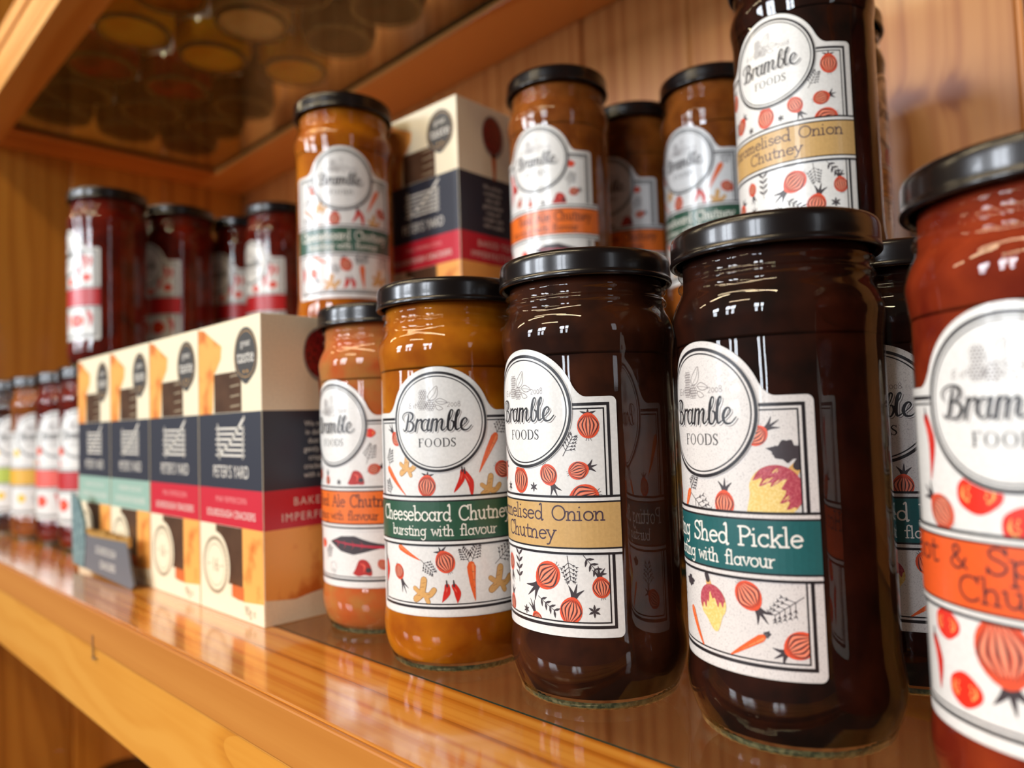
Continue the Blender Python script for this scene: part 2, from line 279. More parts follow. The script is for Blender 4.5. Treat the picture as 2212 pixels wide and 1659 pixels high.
def bramble_logo(art,lay):
    zc=100.3; g=INKG
    for wx,wz,wm,fat in ((.55,-.5,g,1.0),(.34,-.3,WHITE,1.0),(0,0,INK,1)):
        for P,wd in BRAMBLE: art.stroke([(x+wx,96.6+z+wz) for x,z in P],[q*fat for q in wd],wm,lay+(0 if wm is g else 1 if wm is WHITE else 2))
    foods(art,-.6,90.2,3.5,INK,lay)
    digits(art,4.4,106.2,1.75,g,lay)
    art.stroke([(-10.8,108),(-11.8,107.9),(-12,107.3),(-11.2,107.1),(-12.1,106.7),(-12,106),(-10.9,106.2)],.2,g,lay)
    art.stroke([(-9.6,107),(-10.1,107),(-9.7,106.4),(-10.1,106)],.18,g,lay); art.stroke([(-8.9,108),(-9,106.2),(-8.6,106)],.18,g,lay); art.stroke([(-9.2,107.3),(-8.5,107.3)],.16,g,lay)
    for cx,cz,rx,rz in ((-5.6,111.2,1.7,2.0),(-6.0,107.2,2.0,2.1),(-2.6,106.8,2.1,1.9)):
        k=0
        for iz in range(-3,4):
            for ix in range(-3,4):
                x=ix*.95+(iz%2)*.47; z=iz*.82
                if (x/rx)**2+(z/rz)**2<1: art.stroke([(cx+x+.46*math.cos(t*PI/4),cz+z+.44*math.sin(t*PI/4)) for t in range(8)],.15,g,lay,smooth=False,closed=True)
    def outl(P): art.stroke(P,.2,g,lay,closed=True)
    outl([(-3.2,109),(-3.4,111),(-1.6,113.2),(.3,114.6),(.6,112.2),(.2,110.4),(-1.0,109.2)]); art.stroke([(-3,109),(-.6,111.6),(.2,114)],.15,g,lay)
    outl([(-.6,108.6),(1.2,109.6),(3.2,108.9),(4.3,107.9),(2.6,107.2),(1.0,107.4)]); art.stroke([(-.4,108.4),(2,108.3),(4.2,107.9)],.15,g,lay)
    outl([(-.4,107),(1.2,106.6),(2.6,105.4),(1,104.9),(0,105.6)])

def onion(a,x,z,r,ang,L,ly=2,el_=1.0):
    u=(math.cos(math.radians(ang)),math.sin(math.radians(ang))); v=(-u[1],u[0]); P=lambda p,q:(x+u[0]*p+v[0]*q,z+u[1]*p+v[1]*q)
    for q,k in ((0,1),(.42,.85),(-.42,.85)):   # leaves sprouting
        a.stroke([P(r*.85,0),P(r*.9+(L-r)*.4,q*r*.5),P(L*k,q*r*1.7)],[r*.42,r*.3,.1],LEAF,ly,cap=False)
    bl=[P(1.12*r*math.cos(t)*(1+.10*max(0,math.cos(t))**4),el_*r*math.sin(t)) for t in [2*PI*i/22 for i in range(22)]]
    a.fan((x,z),bl,ONR,ly+1,2)
    for f,wd in ((-.62,.16),(.62,.16),(0,.2),(-.3,.14),(.32,.14)): a.stroke([P(.78*r,f*r*.35),P(.1*r,f*r*1.15),P(-.85*r,f*r*.4)],[.06*r,wd*r*1.25,.05*r],ONL,ly+2,cap=False)
    for f in (-.82,-.48,-.16,.16,.48,.82): a.stroke([P(.98*r,f*r*.3),P(.1*r,f*r*1.08),P(-.98*r,f*r*.35)],[.05,.11*r,.04],LEAF,ly+3,cap=False)
    for q in (-.25,0,.25): a.stroke([P(-1.05*r,q*r*.5),P(-1.32*r,q*r)],.13,LEAF,ly+1,cap=False)
def fern(a,x0,z0,x1,z1,ly=2):
    L=math.hypot(x1-x0,z1-z0); u=((x1-x0)/L,(z1-z0)/L); v=(-u[1],u[0]); P=lambda p,q:(x0+u[0]*p+v[0]*q,z0+u[1]*p+v[1]*q); k=L/6
    a.stroke([P(0,0),P(L,0)],.22,LEAF,ly,cap=False)
    for t in (.3,.48,.66,.84,1.0):
        for sg in (-1,1):
            w=L*.36*(1.15-t*.7); b=P(t*L,0); e=P(t*L+w*.7,sg*w); a.stroke([b,e],.2,LEAF,ly,cap=False)
            for t2 in (.55,.95):
                c=P(t*L+w*.7*t2,sg*w*t2); a.stroke([c,P(t*L+w*.7*t2+.55*k,sg*(w*t2+.1*k))],[.42,.12],LEAF,ly,cap=False); a.stroke([c,P(t*L+w*.7*t2,sg*(w*t2+.55*k))],[.42,.12],LEAF,ly,cap=False)
def sprig(a,x0,z0,x1,z1,ly=2):
    L=math.hypot(x1-x0,z1-z0); u=((x1-x0)/L,(z1-z0)/L); v=(-u[1],u[0]); P=lambda p,q:(x0+u[0]*p+v[0]*q,z0+u[1]*p+v[1]*q)
    a.stroke([P(0,0),P(L,0)],.22,LEAF,ly,cap=False)
    for t in (.2,.45,.7,.95):
        for sg in (-1,1): a.stroke([P(t*L,0),P(t*L+L*.1,sg*L*.11),P(t*L+L*.2,sg*L*.24)],[.2,L*.11,.1],LEAF,ly,cap=False)
def carrot(a,x0,z0,x1,z1,wd,ly=2):
    a.stroke([(x0,z0),(x0+(x1-x0)*.5+.02*(z1-z0),z0+(z1-z0)*.5),(x1,z1)],lambda t:wd*(1.0-.93*t**1.4) if t>.03 else wd*.8,CAR,ly+1,step=1)
    nx,nz=-(z1-z0),(x1-x0); l=math.hypot(nx,nz); nx/=l;nz/=l
    a.stroke([(x0+nx*wd*.18,z0+nz*wd*.18),(x0+(x1-x0)*.6+nx*wd*.08,z0+(z1-z0)*.6+nz*wd*.08)],[wd*.3,.08],CARL,ly+2)
    for i in range(3):
        t=.2+.22*i; a.stroke([(x0+(x1-x0)*t,z0+(z1-z0)*t),(x0+(x1-x0)*t+nx*wd*.3*(1-t),z0+(z1-z0)*t+nz*wd*.3*(1-t))],.13,LEAF,ly+3,cap=False)
def chilli(a,x0,z0,x1,z1,wd,ly=2):
    a.stroke([(x0,z0),(x0*.6+x1*.4+.12*(z0-z1),z0*.6+z1*.4),(x1,z1)],lambda t:wd*(.75+.5*t if t<.35 else .93*(1-((t-.35)/.65)**1.6)+.03),CHI,ly+1,step=.9)
    a.stroke([(x0,z0-wd*.2),(x0*.6+x1*.4+.1*(z0-z1),z0*.6+z1*.4)],[.1,wd*.22,.1],CHL,ly+2,cap=False); a.stroke([(x0,z0),(x0-.2,z0+wd*.8)],[.8,.4],LEAF,ly+2)
def ginger(a,x,z,r,ly=2):
    for P,wd in (([(-.8,-.7),(-.2,-.2),(0,.5),(.1,1.1)],.75),([(-.2,-.2),(.6,-.3),(1.1,.2)],.62),([(-.9,.3),(-.5,0),(-.1,-.2)],.5),([(.2,-.3),(.5,-.9)],.52)):
        a.stroke([(x+p*r,z+q*r) for p,q in P],wd*r*.9,GIL,ly); a.stroke([(x+p*r,z+q*r) for p,q in P],wd*r*.78,GIN,ly+1)
    for p,q in ((-.1,.4),(.5,-.25),(-.5,-.4),(.1,.8)): a.stroke([(x+(p-.18)*r,z+q*r),(x+(p+.2)*r,z+(q+.08)*r)],.13,GIL,ly+2,cap=False)
def tomato(a,x,z,r,ly=2,m=None,ml=None):
    m=m or TOM; ml=ml or TOML
    a.fan((x,z),[(x+r*1.06*math.cos(t)*(1+.05*math.cos(3*t)),z+r*.86*math.sin(t)*(1+.05*math.cos(4*t))) for t in [2*PI*i/24 for i in range(24)]],m,ly+1,3)
    for sg in (-1,1):
        P=[(x+sg*r*.62,z+r*.4),(x+sg*r*.72,z-.05*r),(x+sg*r*.45,z-r*.4)]; a.stroke(P,[.1,r*.14,.1],ml,ly+2)
        for i in range(4): a.ell((x+sg*r*(.38+.08*(i%2)),z+r*(.3-.2*i)),r*.05,r*.08,ml,ly+2,n=8,rings=1)
def pepper(a,x,z,r,ly=2):
    P=[(-1.1,-.55),(-.7,.1),(-.35,.85),(.2,1.0),(.75,.7),(1.1,-.1),(1.05,-.75),(.3,-.65),(-.4,-.8)]
    a.fan((x,z),[(x+p*r,z+q*r) for p,q in smooth_prof(P+[P[0]],3)[:-1]],PEP,ly+1,2); a.stroke([(x-.2*r,z+.55*r),(x+.3*r,z+.3*r),(x+.2*r,z-.4*r)],[.1,r*.25,.1],CHL,ly+2); a.ell((x+.75*r,z-.15*r),r*.32,r*.28,LEAF,ly+2,n=12,rings=1)
def dleaf(a,x,z,r,ly=2):
    for t in (90,150,30,210,-30,270): a.stroke([(x,z-.2*r),(x+r*.5*math.cos(math.radians(t)),z+r*.5*math.sin(math.radians(t))),(x+r*math.cos(math.radians(t)),z+r*math.sin(math.radians(t)))],[.2,r*.4,.12],LEAF,ly,cap=False)
def blob(a,x,z,r,ly=2):
    a.fan((x,z),[(x+r*(1.15+.22*math.sin(5*t)+.1*math.cos(9*t))*math.cos(t),z+r*(.62+.16*math.cos(4*t)+.08*math.sin(11*t))*math.sin(t)) for t in [2*PI*i/44 for i in range(44)]],LEAF,ly+1,3)
def turnip(a,x,z,r,ang,L,ly=2):
    u=(math.cos(math.radians(ang)),math.sin(math.radians(ang))); v=(-u[1],u[0]); P=lambda p,q:(x+u[0]*p+v[0]*q,z+u[1]*p+v[1]*q)
    a.stroke([P(.8*r,0),P(1.35*r,.08*r)],[.5*r,.3*r],GIN,ly); a.stroke([P(1.25*r,.05*r),P(1.5*r,.1*r)],.34*r,LEAF,ly+1)
    out=[]
    for i in range(40):
        t=2*PI*i/40; c=math.cos(t); p=r*c; 
        if c<-.1: p=-r*(.1+(abs(c)-.1)*1.0+.75*max(0,abs(c)-.75)**1.1*3.2)
        out.append(P(p,r*math.sin(t)*(1 if c>-.55 else 1-.55*(abs(c)-.55))))
    a.fan(P(-.1*r,0),out,TUY,ly+1,4)
    top=[]
    for i in range(33):
        t=-PI/2*1.02+PI*1.02*i/32; top.append(P(r*math.cos(t)*1.0,r*math.sin(t)*.995))
    jag=[P(r*(-.22 if k%2 else .12)-.0*r+(.55*r*max(0,1-abs(k-6)/3.2)),r*(.9-1.8*k/12)) for k in range(13)]
    full=top+jag[::1]
    # build as strips between the crown and the ragged lower edge
    n=24
    for i in range(n):
        def edge(s_):
            q=-.97+1.94*s_; up=math.sqrt(max(0,1-q*q)); k=s_*12; lo=(-.28 if int(k)%2 else .02)*(1-abs(k%1-.5)*.8)+.62*max(0,1-abs(k-6)/2.6); lo=min(lo,up-.02)
            return P(up*r,q*r),P(lo*r,q*r)
        a0,b0=edge(i/n);a1,b1=edge((i+1)/n); mids=[tuple(b0[j]+(a0[j]-b0[j])*h for j in(0,1)) for h in(0,.5,1)],[tuple(b1[j]+(a1[j]-b1[j])*h for j in(0,1)) for h in(0,.5,1)]
        for h in (0,1): a.poly([mids[0][h],mids[1][h],mids[1][h+1],mids[0][h+1]],TUR,ly+2)
def chard(a,x0,z0,x1,z1,wd,ly=2):
    a.stroke([(x0,z0),(x0*.6+x1*.4,z0*.6+z1*.4-.5),(x1,z1)],[wd*.2,wd*.9,wd*1.9,wd*1.5,.3],LEAF,ly,step=1); a.stroke([(x0+3,z0-1),(x0*.6+x1*.4,z0*.6+z1*.4-.4),(x1+3,z1+.5)],[1.4,1.0,.3],STEM,ly+1)
    for k in range(4):
        t=.35+.15*k; c=(x0+(x1-x0)*t,z0+(z1-z0)*t-.3); a.stroke([c,(c[0]-1.4,c[1]+1.9)],[.4,.1],STEM,ly+1,cap=False); a.stroke([c,(c[0]-1.4,c[1]-1.9)],[.4,.1],STEM,ly+1,cap=False)
def mushroom(a,x,z,r,ly=2):
    a.ring((x,z+.3*r),r*.8,.2,INKG,ly,16); a.ell((x,z-.5*r),r*.35,r*.6,INKG,ly,n=12,rings=1); a.ell((x,z-.5*r),r*.25,r*.5,WHITE,ly+1,n=12,rings=1)

ARTS={
'cheese':[('O',-20.3,93.7,2.7,128,8),('K',24.1,93.9,16.5,79.4,3.4),('F',23.6,93.4,28.5,100,),('O',27.1,80.2,3.4,-30,7.8),('G',-14.3,82.4,3.9),('K',-26.4,81.6,-15.1,70.7,2.5),('F',-26.3,81.6,-24.4,88.5),('F',-25,69.7,-27,76),('O',-5.1,74.5,3.8,84,6),('C',9.6,80.2,6.0,71.8,2.4),('C',10.6,79.4,13.2,69.6,2.8),('G',21,73.2,4.0),
 ('K',-19.5,49.8,-8.9,45.0,2.4),('F',-8.9,45.4,-3.6,40.6),('O',-20.5,39.8,2.8,-63,9.6),('O',1.7,44.4,3.9,113,6.5),('K',12.0,43.0,13.3,28.9,3.6),('F',12,43.4,14.6,50),('F',11.6,43.4,8.6,49),('F',22.2,42.4,29.8,48.8),('G',-7.9,32.6,4.3),('C',2.2,35.0,.0,28.6,2.8),('C',5.0,35.0,6.2,28.2,2.8),('G',24,35.7,4.6),('C',-30.2,43.1,-30.6,34.2,2.6)],
'onion':[('O',25.6,94.4,3.8,90,6),('F',16.4,84.3,20.0,90.8),('O',-3.1,75.7,4.2,92,5.0),('O',10.6,78.0,3.3,-66,8.3),('O',21.6,79.3,3.1,16,6.8),('D',4.1,73.5,1.7),('O',23.4,70.0,4.6,-160,8.6),('O',-20,78,3.6,40,7),('D',-12,73,1.8),('O',-26,92,3.4,90,7),('F',-27,72,-25,80),
 ('O',-13.4,45.2,2.7,-80,8),('L',-6.2,38.9,-6.1,49.2),('O',8.8,43.2,4.7,-140,12.5),('F',16.6,50.4,17.6,42.2),('L',22.2,50.6,27.6,44.0),('O',28.0,39.6,3.1,97,7.5),('O',17.3,31.6,4.0,75,9.7),('O',-13.2,30.3,2.7,82,7),('L',4.4,35.6,11.4,31.2),('D',-2,30,1.6),('D',25.4,31.8,2.2),('O',3.6,27.4,2.3,115,7.5),('O',-24,36,4,60,8)],
'pot':[('O',19.3,92.9,2.9,35,8.0),('B',27.6,88.4,4.2),('T',24.0,76.8,7.6,47,10),('K',-8.0,75.4,-12.5,67.4,2.3),('F',-8,75.1,-4.0,80),('F',-7.2,74.9,2.0,68.6),('O',8.3,72.6,3.4,86,7.8),('O',-20.5,74,3,90,6),('K',-30,92,-24,78,2.6),
 ('T',1.7,42.0,5.6,100,7.5),('O',14.6,46.3,3.9,-54,9.6),('F',30.2,46.9,22.1,41.4),('K',18.4,34.7,7.6,27.6,2.3),('F',18.2,34.6,20.2,36.0),('O',28.5,33.2,3.9,-150,8.4),('K',-9.5,38,-2.2,26.4,2.4),('B',-10.6,46.6,2.4),('F',-21,36,-20.5,46),('O',-24,34,3.4,30,7)],
'ale':[('M',21.6,96.1,2.4),('F',19.4,81.5,22.4,89.5),('P',13.6,74.4,4.0),('O',23.0,78.9,2.6,16,6.2),('O',-5.2,73.4,2.0,92,6),('D',3.8,72.8,1.7),('C',-24,96,-25,76,3.6),('O',-15,76,2.2,60,5),('P',-20,86,3),
 ('H',28,42.5,-3.4,44.2,4.7),('P',16.0,32.0,4.4),('U',-1.6,31.0,3.1),('M',-11.4,42.6,2.7),('F',-8.0,35.0,-3.9,41.0),('O',26,33.9,2.2,-55,5.4),('P',-22,34,4),('C',-29,46,-27,36,2.6)],
'spicy':[('M',-7.8,79.4,5.2),('O',-18.6,74.4,4.0,140,9.4),('C',-23.2,97.0,-22.2,81.6,3.0),('M',2.6,72.6,5.4),('O',16,78,4.6,60,9),('C',26,96,24,82,3),('M',-19.5,47.6,4.2),('C',-25.5,42.7,-23.7,30.6,3.0),('O',-4.4,45.0,6.6,-81,13.7),('M',-14.5,33.6,4.6),('M',13,44,5),('C',20,40,24,30,3),('O',27,45,4,-60,9),('M',9,31,4)],
'straw':[('C',22,97,20,84,4),('C',27,96,26,86,3),('C',17,86,13,76,4),('M',24,78,4),('M',-20,86,4.4),('M',6,75,4),('C',-24,78,-20,70,3),('M',-16,40,6),('M',14,40,7),('C',0,46,2,32,4),('C',25,48,27,34,4)],
'lemon':[('E',22,92,4.2),('E',14,79,3.6),('F',24,76,28,84),('E',-20,84,4),('E',2,74,3),('E',-14,40,4.5),('E',14,42,4.2),('F',0,32,2,44),('E',25,34,4),('B',3,34,3)]}
FN={'O':onion,'K':carrot,'F':fern,'G':ginger,'C':chilli,'L':sprig,'D':dleaf,'B':blob,'T':turnip,'M':tomato,'P':pepper,'H':chard,'U':mushroom,'E':lambda a,x,z,r,ly=2:tomato(a,x,z,r,ly,LEM,TOML)}
VARIANT={ # artwork, band colour, text colour, lines (text,z,x-height,width), paper, band overhang
'cheeseboard':('cheese',(46,86,66),(236,232,222),[('Cheeseboard Chutney',60.9,3.55,62),('bursting with flavour',54.9,2.6,47)],WHITE,0),
'onion':('onion',(200,162,104),(72,54,66),[('Caramelised Onion',62.4,3.1,61),('Chutney',55.8,3.1,26)],WHITE,0),
'potting':('pot',(32,92,94),(234,230,222),[('Potting Shed Pickle',60.9,3.4,62),('bursting with flavour',54.9,2.5,46)],SPECK,0),
'ale':('ale',(228,112,40),(70,40,38),[('Real Ale Chutney',61.2,3.5,50,9),('bursting with flavour',55.0,2.5,48,1)],WHITE,4),
'spicy':('spicy',(232,92,38),(66,36,40),[('Hot & Spicy',62.0,3.6,50,-10),('Chutney',55.0,3.5,32,2)],WHITE,0),
'red':('straw',(188,34,38),(236,150,140),[],WHITE,0),
'coral':('straw',(232,96,84),(240,180,170),[],WHITE,0),'yellow':('lemon',(226,172,50),(120,80,20),[],WHITE,0),'lime':('lemon',(176,190,60),(90,100,30),[],WHITE,0)}
RL=32.35
def label_mesh(kind):
    art_k,bc,tcx,lines,paper,over=VARIANT[kind]; mb=MB()
    def fn(s,z,l):
        R=RL+.10+.035*l; a=-PI/2+s/RL; return (R*math.cos(a)/1000,R*math.sin(a)/1000,z/1000)
    A=Art(mb,fn)
    W=35.6;ZB=22.9;ZT=104.5;ZC=100.3;RO=22.2
    def top(s):
        s=abs(s); r=ZT
        if s>W-2: r=ZT-2+math.sqrt(max(0,4-(s-(W-2))**2))
        c=ZC+math.sqrt(max(0,RO*RO-s*s)) if s<RO else 0
        xf=24.6   # small fillet where the round head meets the square shoulder
        if 20.6<s<xf+.9:
            t=(xf+.9-s)/(xf+.9-20.6); f=ZT+ (ZC+math.sqrt(RO*RO-20.6**2)-ZT)*t**2.2; r=max(r,f)
        return max(r,c if s<=20.6 else r)
    def bot(s):
        s=abs(s); return ZB+(2-math.sqrt(max(0,4-(s-(W-2))**2)) if s>W-2 else 0)
    xs=sorted(set([round(-W+2*W*i/96,3) for i in range(97)]+[-W+.1,-W+.4,-W+1,W-.1,W-.4,W-1,-20.6,20.6,-21.5,21.5]))
    for i in range(len(xs)-1):
        a,b=xs[i],xs[i+1]; mb.add([fn(a,bot(a),0),fn(b,bot(b),0),fn(b,top(b),0),fn(a,top(a),0)],[(0,1,2,3)],paper)
        for f0,f1 in ((bot(a),bot(b)),(top(b),top(a))):   # the paper's edge down to the glass
            mb.add([fn(a if f0 in(bot(a),) else b,f0,0),fn(b if f0==bot(a) else a,f1,0),fn(b if f0==bot(a) else a,f1,-3),fn(a if f0==bot(a) else b,f0,-3)],[(3,2,1,0)],paper)
    for sx in (-1,1): mb.add([fn(sx*W,ZB+2,0),fn(sx*W,ZT-2,0),fn(sx*W,ZT-2,-3),fn(sx*W,ZB+2,-3)],[(0,1,2,3)],paper)
    # frame lines
    for hw,z0,z1,wd in ((32.6,26.4,101.9,1.05),(31.0,27.9,100.4,.5)):
        for sx in (-1,1): A.stroke([(sx*hw,z0),(sx*hw,z1)],wd,INK,1,False,cap=False)
        for z in (z0,z1): A.stroke([(-hw-wd/2,z),(hw+wd/2,z)],wd,INK,1,False,cap=False)
    C=Art(mb,fn,(-30.8,30.8,28.1,100.2))
    for f in ARTS[art_k]: FN[f[0]](C,*f[1:])
    # round head with its double ring
    def band(z0,z1,m,l,w=W): A.rect(-w,w,z0,z1,m,l)
    wb=W+over; bm=mat('label_band_'+kind,bc,.35,coat=.15)
    if over: band(49.6,71.6,paper,6.4,wb)
    for z0,z1,m in ((70.0,70.8,INK),(68.9,70.0,paper),(68.3,68.9,INK),(53.2,68.3,bm),(52.6,53.2,INK),(51.5,52.6,paper),(50.7,51.5,INK)): band(z0,z1,m,7,wb-.02)
    tm=mat('label_text_'+kind,tcx,.4)
    for t,z,xh,wd,*cx in lines: text(A,t,cx[0] if cx else 0,z,xh,tm,8,width=wd)
    A.ell((0,ZC),20.4,20.4,paper,8.5,n=72,rings=12)
    A.ring((0,ZC),19.7,1.05,INK,9.2); A.ring((0,ZC),18.3,.45,INK,9.2)
    bramble_logo(A,9.4)
    return mb.mesh('label_'+kind)

# ---------------------------------------------------------------- jar
GLASS=glassmat('jar_glass',(.985,.99,.985),.010,.22); FOOTG=mat('jar_foot_glass',(58,60,40),.12,.6,coat=.6,noise=(500,(96,92,62),.45,.6))
LIDM=mat('lid_black_enamel',(20,13,12),.24,.45,coat=.15); LIDG=mat('lid_gold',(190,150,70),.3,metal=.8)
mm=.001
P_IN=[(0.1,3.4),(20,3.4),(28.6,3.5),(30.6,5.2),(31.7,8),(32.6,12),(32.9,15.5),(32.5,20),(31.95,25),(31.8,30),(31.8,60),(31.8,118),(31.9,122),(32.4,126.5),(32.8,129.6),(32.5,132.5),(31.3,136),(29.9,139),(29.3,142),(29.2,146),(29.1,150)]
def glass_profile():
    a=smooth_prof([(28.6,.2),(29.4,1.2),(30.2,3.0),(31.6,6.5),(32.9,11),(33.25,15.5),(32.9,20),(32.35,24.5),(32.2,30)],4)
    b=smooth_prof([(32.2,118),(32.25,122),(32.7,126),(33.2,129.5),(33.0,132.5),(31.9,136),(30.5,138.6),(30.1,140.4),(30.9,141.6),(30.9,142.5),(30.1,143.6),(30.0,145),(30.8,146.3),(30.7,147.2),(29.9,148.4),(29.8,152)],4)
    return [(24,.6),(27,.0)]+a+[(32.2,50),(32.2,80),(32.2,105)]+b
gm=MB()
def knurl(k,a): return .00022*math.cos(56*a) if 1<=k<=3 else 0
gm.lathe([(r*mm,z*mm) for r,z in glass_profile()],GLASS,168,mod=knurl)
gm.lathe([(.0262,.0012),(.027,.0003),(.0290,.0004),(.0298,.0014),(.0300,.0030)],FOOTG,168,mod=lambda k,a:knurl(k+1,a))
GLASS_ME=gm.mesh('jar_glass')
lm=MB(); lp=[(31.2,150.0),(32.2,149.3),(33.0,149.3),(33.35,149.9),(33.3,150.7),(33.05,151.6),(33.0,154.5),(32.9,157.0),(32.4,158.5),(31.4,159.2),(30.2,159.3),(29.2,158.9),(28.4,158.2),(20,158.0),(.1,158.0)]
lm.lathe([(r*mm,z*mm) for r,z in smooth_prof(lp,4)],LIDM,144); LID_ME=lm.mesh('lid')
CONT={}
def contents_mesh(key):
    if key in CONT: return CONT[key]
    c1,c2,sc,sss=dict(dark=((46,17,7),(20,7,4),60,.05),brown=((66,30,13),(36,14,6),55,.08),amber=((182,106,14),(144,70,6),45,.3),ale=((172,112,56),(182,88,40),80,.3),spicy=((136,48,20),(102,27,12),60,.2),
      red=((112,24,6),(72,11,4),60,.3),honey=((244,200,70),(230,170,40),20,.8),cream=((244,226,180),(232,206,150),20,.8),orange=((150,84,30),(112,56,16),60,.3),jamred=((150,20,20),(96,8,10),40,.5))[key]
    m=mat('contents_'+key,c1,.6,.05,sss=sss,sscale=.02 if sss>.7 else .004,noise=(sc,c2,.38,.64)); b=MB(); b.lathe([(r*mm,z*mm) for r,z in smooth_prof(P_IN,4)],m,96,capt=True); CONT[key]=b.mesh('contents_'+key); return CONT[key]
LABM={}
def jar(x,y,z,delta,kind,cont,label,group=None,lidm=None,scale=1.0,dirto=None,lab=True,kindname='chutney_jar'):
    tx,ty=-x,-y; l=math.hypot(tx,ty); tx/=l;ty/=l; rx,ry=-ty,tx   # viewer's right when looking at the jar
    nx=math.cos(delta)*tx+math.sin(delta)*rx; ny=math.cos(delta)*ty+math.sin(delta)*ry
    rz=math.atan2(ny,nx)+PI/2 if dirto is None else dirto
    t=thing(kindname,label,'jar',(x,y,z),rz,group); t.scale=(scale,)*3
    link('glass_body',GLASS_ME,t); link('contents',contents_mesh(cont),t); link('lid',LID_ME,t)
    if lab:
        if kind not in LABM: LABM[kind]=label_mesh(kind)
        link('front_label',LABM[kind],t)
    return t
Z2=.1594
jar(-.3170,.2272,0,-.89,'ale','ale','orange-banded chutney jar in the front row on glass, beside the cracker boxes')
jar(-.2484,.2158,0,-.226,'cheeseboard','amber','amber chutney jar with dark green band, standing in the front row on the glass')
j3=jar(-.1786,.2237,0,-.81,'onion','brown','dark jar with tan band in front row, between green and teal banded jars')
for c in j3.children:
    if c.name.startswith('front_label'): c.location.z=.0026
jar(-.108,.2355,0,-.81,'potting','dark','large dark jar with teal band and speckled label, in front row on the glass')
jar(-.0303,.2234,0,-.31,'spicy','spicy','red-brown jar with orange band and tomato prints, cut by the right edge of the photo')
jar(-.0955,.3072,0,-.20,'potting','dark','shaded dark jar with teal band half hidden behind the large front teal-banded jar')
# second layer, standing on lids
jar(-.4316,.2805,Z2,-.06,'cheeseboard','amber','amber jar with green band standing one level up, left of the raised cracker box')
jar(-.3081,.3644,Z2,-.45,'ale','orange','raised jar with wide orange Real Ale band, just right of the raised cracker box')
jar(-.3060,.4460,Z2,-.62,'ale','orange','dim orange-banded jar showing in the gap between and behind two raised jars')
jar(-.2379,.4391,Z2,-.61,'cheeseboard','orange','raised jar with green band partly hidden behind the tall tan-banded raised jar')
jar(-.1426,.3556,Z2,-.45,'onion','dark','raised dark jar with tan band, its lid cropped by the top of the photo')
jar(-.1600,.4250,Z2,1.35,'onion','dark','dark jar at the back, its label edge showing right of the raised tan-banded jar')
jar(-.0270,.4000,Z2,.6,'red','red','reddish jar barely showing at the top right corner against the pine boards',lab=False)
# their carriers behind the front row
HG='jars in the back row carrying the upper layer'; HL='chutney jar in the back row with another jar or box standing on its lid'
for x,y in ((-.4316,.2805),(-.3081,.3644),(-.3060,.4460),(-.2379,.4391),(-.1426,.3770),(-.1600,.4480),(-.0270,.4000),(-.745,.2905),(-.745,.3590),(-.676,.3620)):
    jar(x,y,0,0,'onion','dark',HL,HG)
# far left raised jars, dark red
jar(-.732,.2210,Z2,-1.30,'red','red','red jam jar standing highest at far left, beside the pine side wall')
jar(-.745,.2900,Z2,-1.08,'red','red','red jam jar second from the left wall in the raised row')
jar(-.745,.3580,Z2,-.95,'red','red','red jam jar farthest back among the raised jars at left, half hidden by its neighbour')
jar(-.676,.3620,Z2,-.97,'red','red','raised red jam jar with bright red band, nearest to the raised green-banded jar')
# far left row on the shelf
jar(-.731,.2130,0,-.55,'red','red','red-banded jar on the shelf directly left of the cracker boxes')
jar(-.7985,.2110,0,-.50,'coral','red','coral-banded jar on the shelf between red-banded and yellow-banded jars')
jar(-.8665,.2045,0,-.35,'yellow','orange','yellow-banded jar on the shelf near the left edge of the photo')
jar(-.9340,.1990,0,-.30,'lime','brown','lime-green-banded jar on the shelf at the very left edge')

# ---------------------------------------------------------------- cracker boxes
CREAM=mat('carton_cream',(240,226,196),.42); NAVY=mat('carton_navy',(46,48,60),.42); CRED=mat('carton_red',(198,32,52),.42); CGRN=mat('carton_pale_green',(148,180,166),.42)
BISC=mat('carton_biscuit_photo',(240,168,84),.42,noise=(55,(204,110,40),.50,.66)); BISD=mat('carton_biscuit_edge',(206,104,48),.42); DARKW=mat('carton_dark_window',(78,54,40),.3,coat=.3,noise=(60,(96,68,50),.4,.7)); SEAL=mat('carton_seal_print',(158,142,116),.42); BADGE=mat('carton_badge_black',(70,68,66),.4); BWH=mat('carton_white_print',(228,222,212),.42); BERRY=mat('carton_peppercorn_print',(140,26,26),.4,noise=(500,(90,16,16),.45,.6)); SPOON=mat('carton_spoon_print',(150,140,130),.4); PINK=mat('carton_pink_print',(232,150,150),.42)
def fonttext(art,t,cx,cz,h,m,lay,xs=1.0,align='CENTER',sp=1.0):
    cu=bpy.data.curves.new('lettering','FONT'); cu.body=t; cu.align_x=align; cu.size=1; cu.space_character=sp; cu.resolution_u=3
    o=bpy.data.objects.new('lettering',cu); COL.objects.link(o); dg=bpy.context.evaluated_depsgraph_get(); me=o.evaluated_get(dg).to_mesh()
    k=h/.7
    vs=[(cx+v.co.x*k*xs,cz+v.co.y*k) for v in me.vertices]
    art.mb.add([art.fn(x,z,lay) for x,z in vs],[tuple(p.vertices) if p.normal.z>0 else tuple(reversed(p.vertices)) for p in me.polygons],m)
    o.evaluated_get(dg).to_mesh_clear(); bpy.data.objects.remove(o); bpy.data.curves.remove(cu)
BW,BD,BH=76.5,67.0,159.2
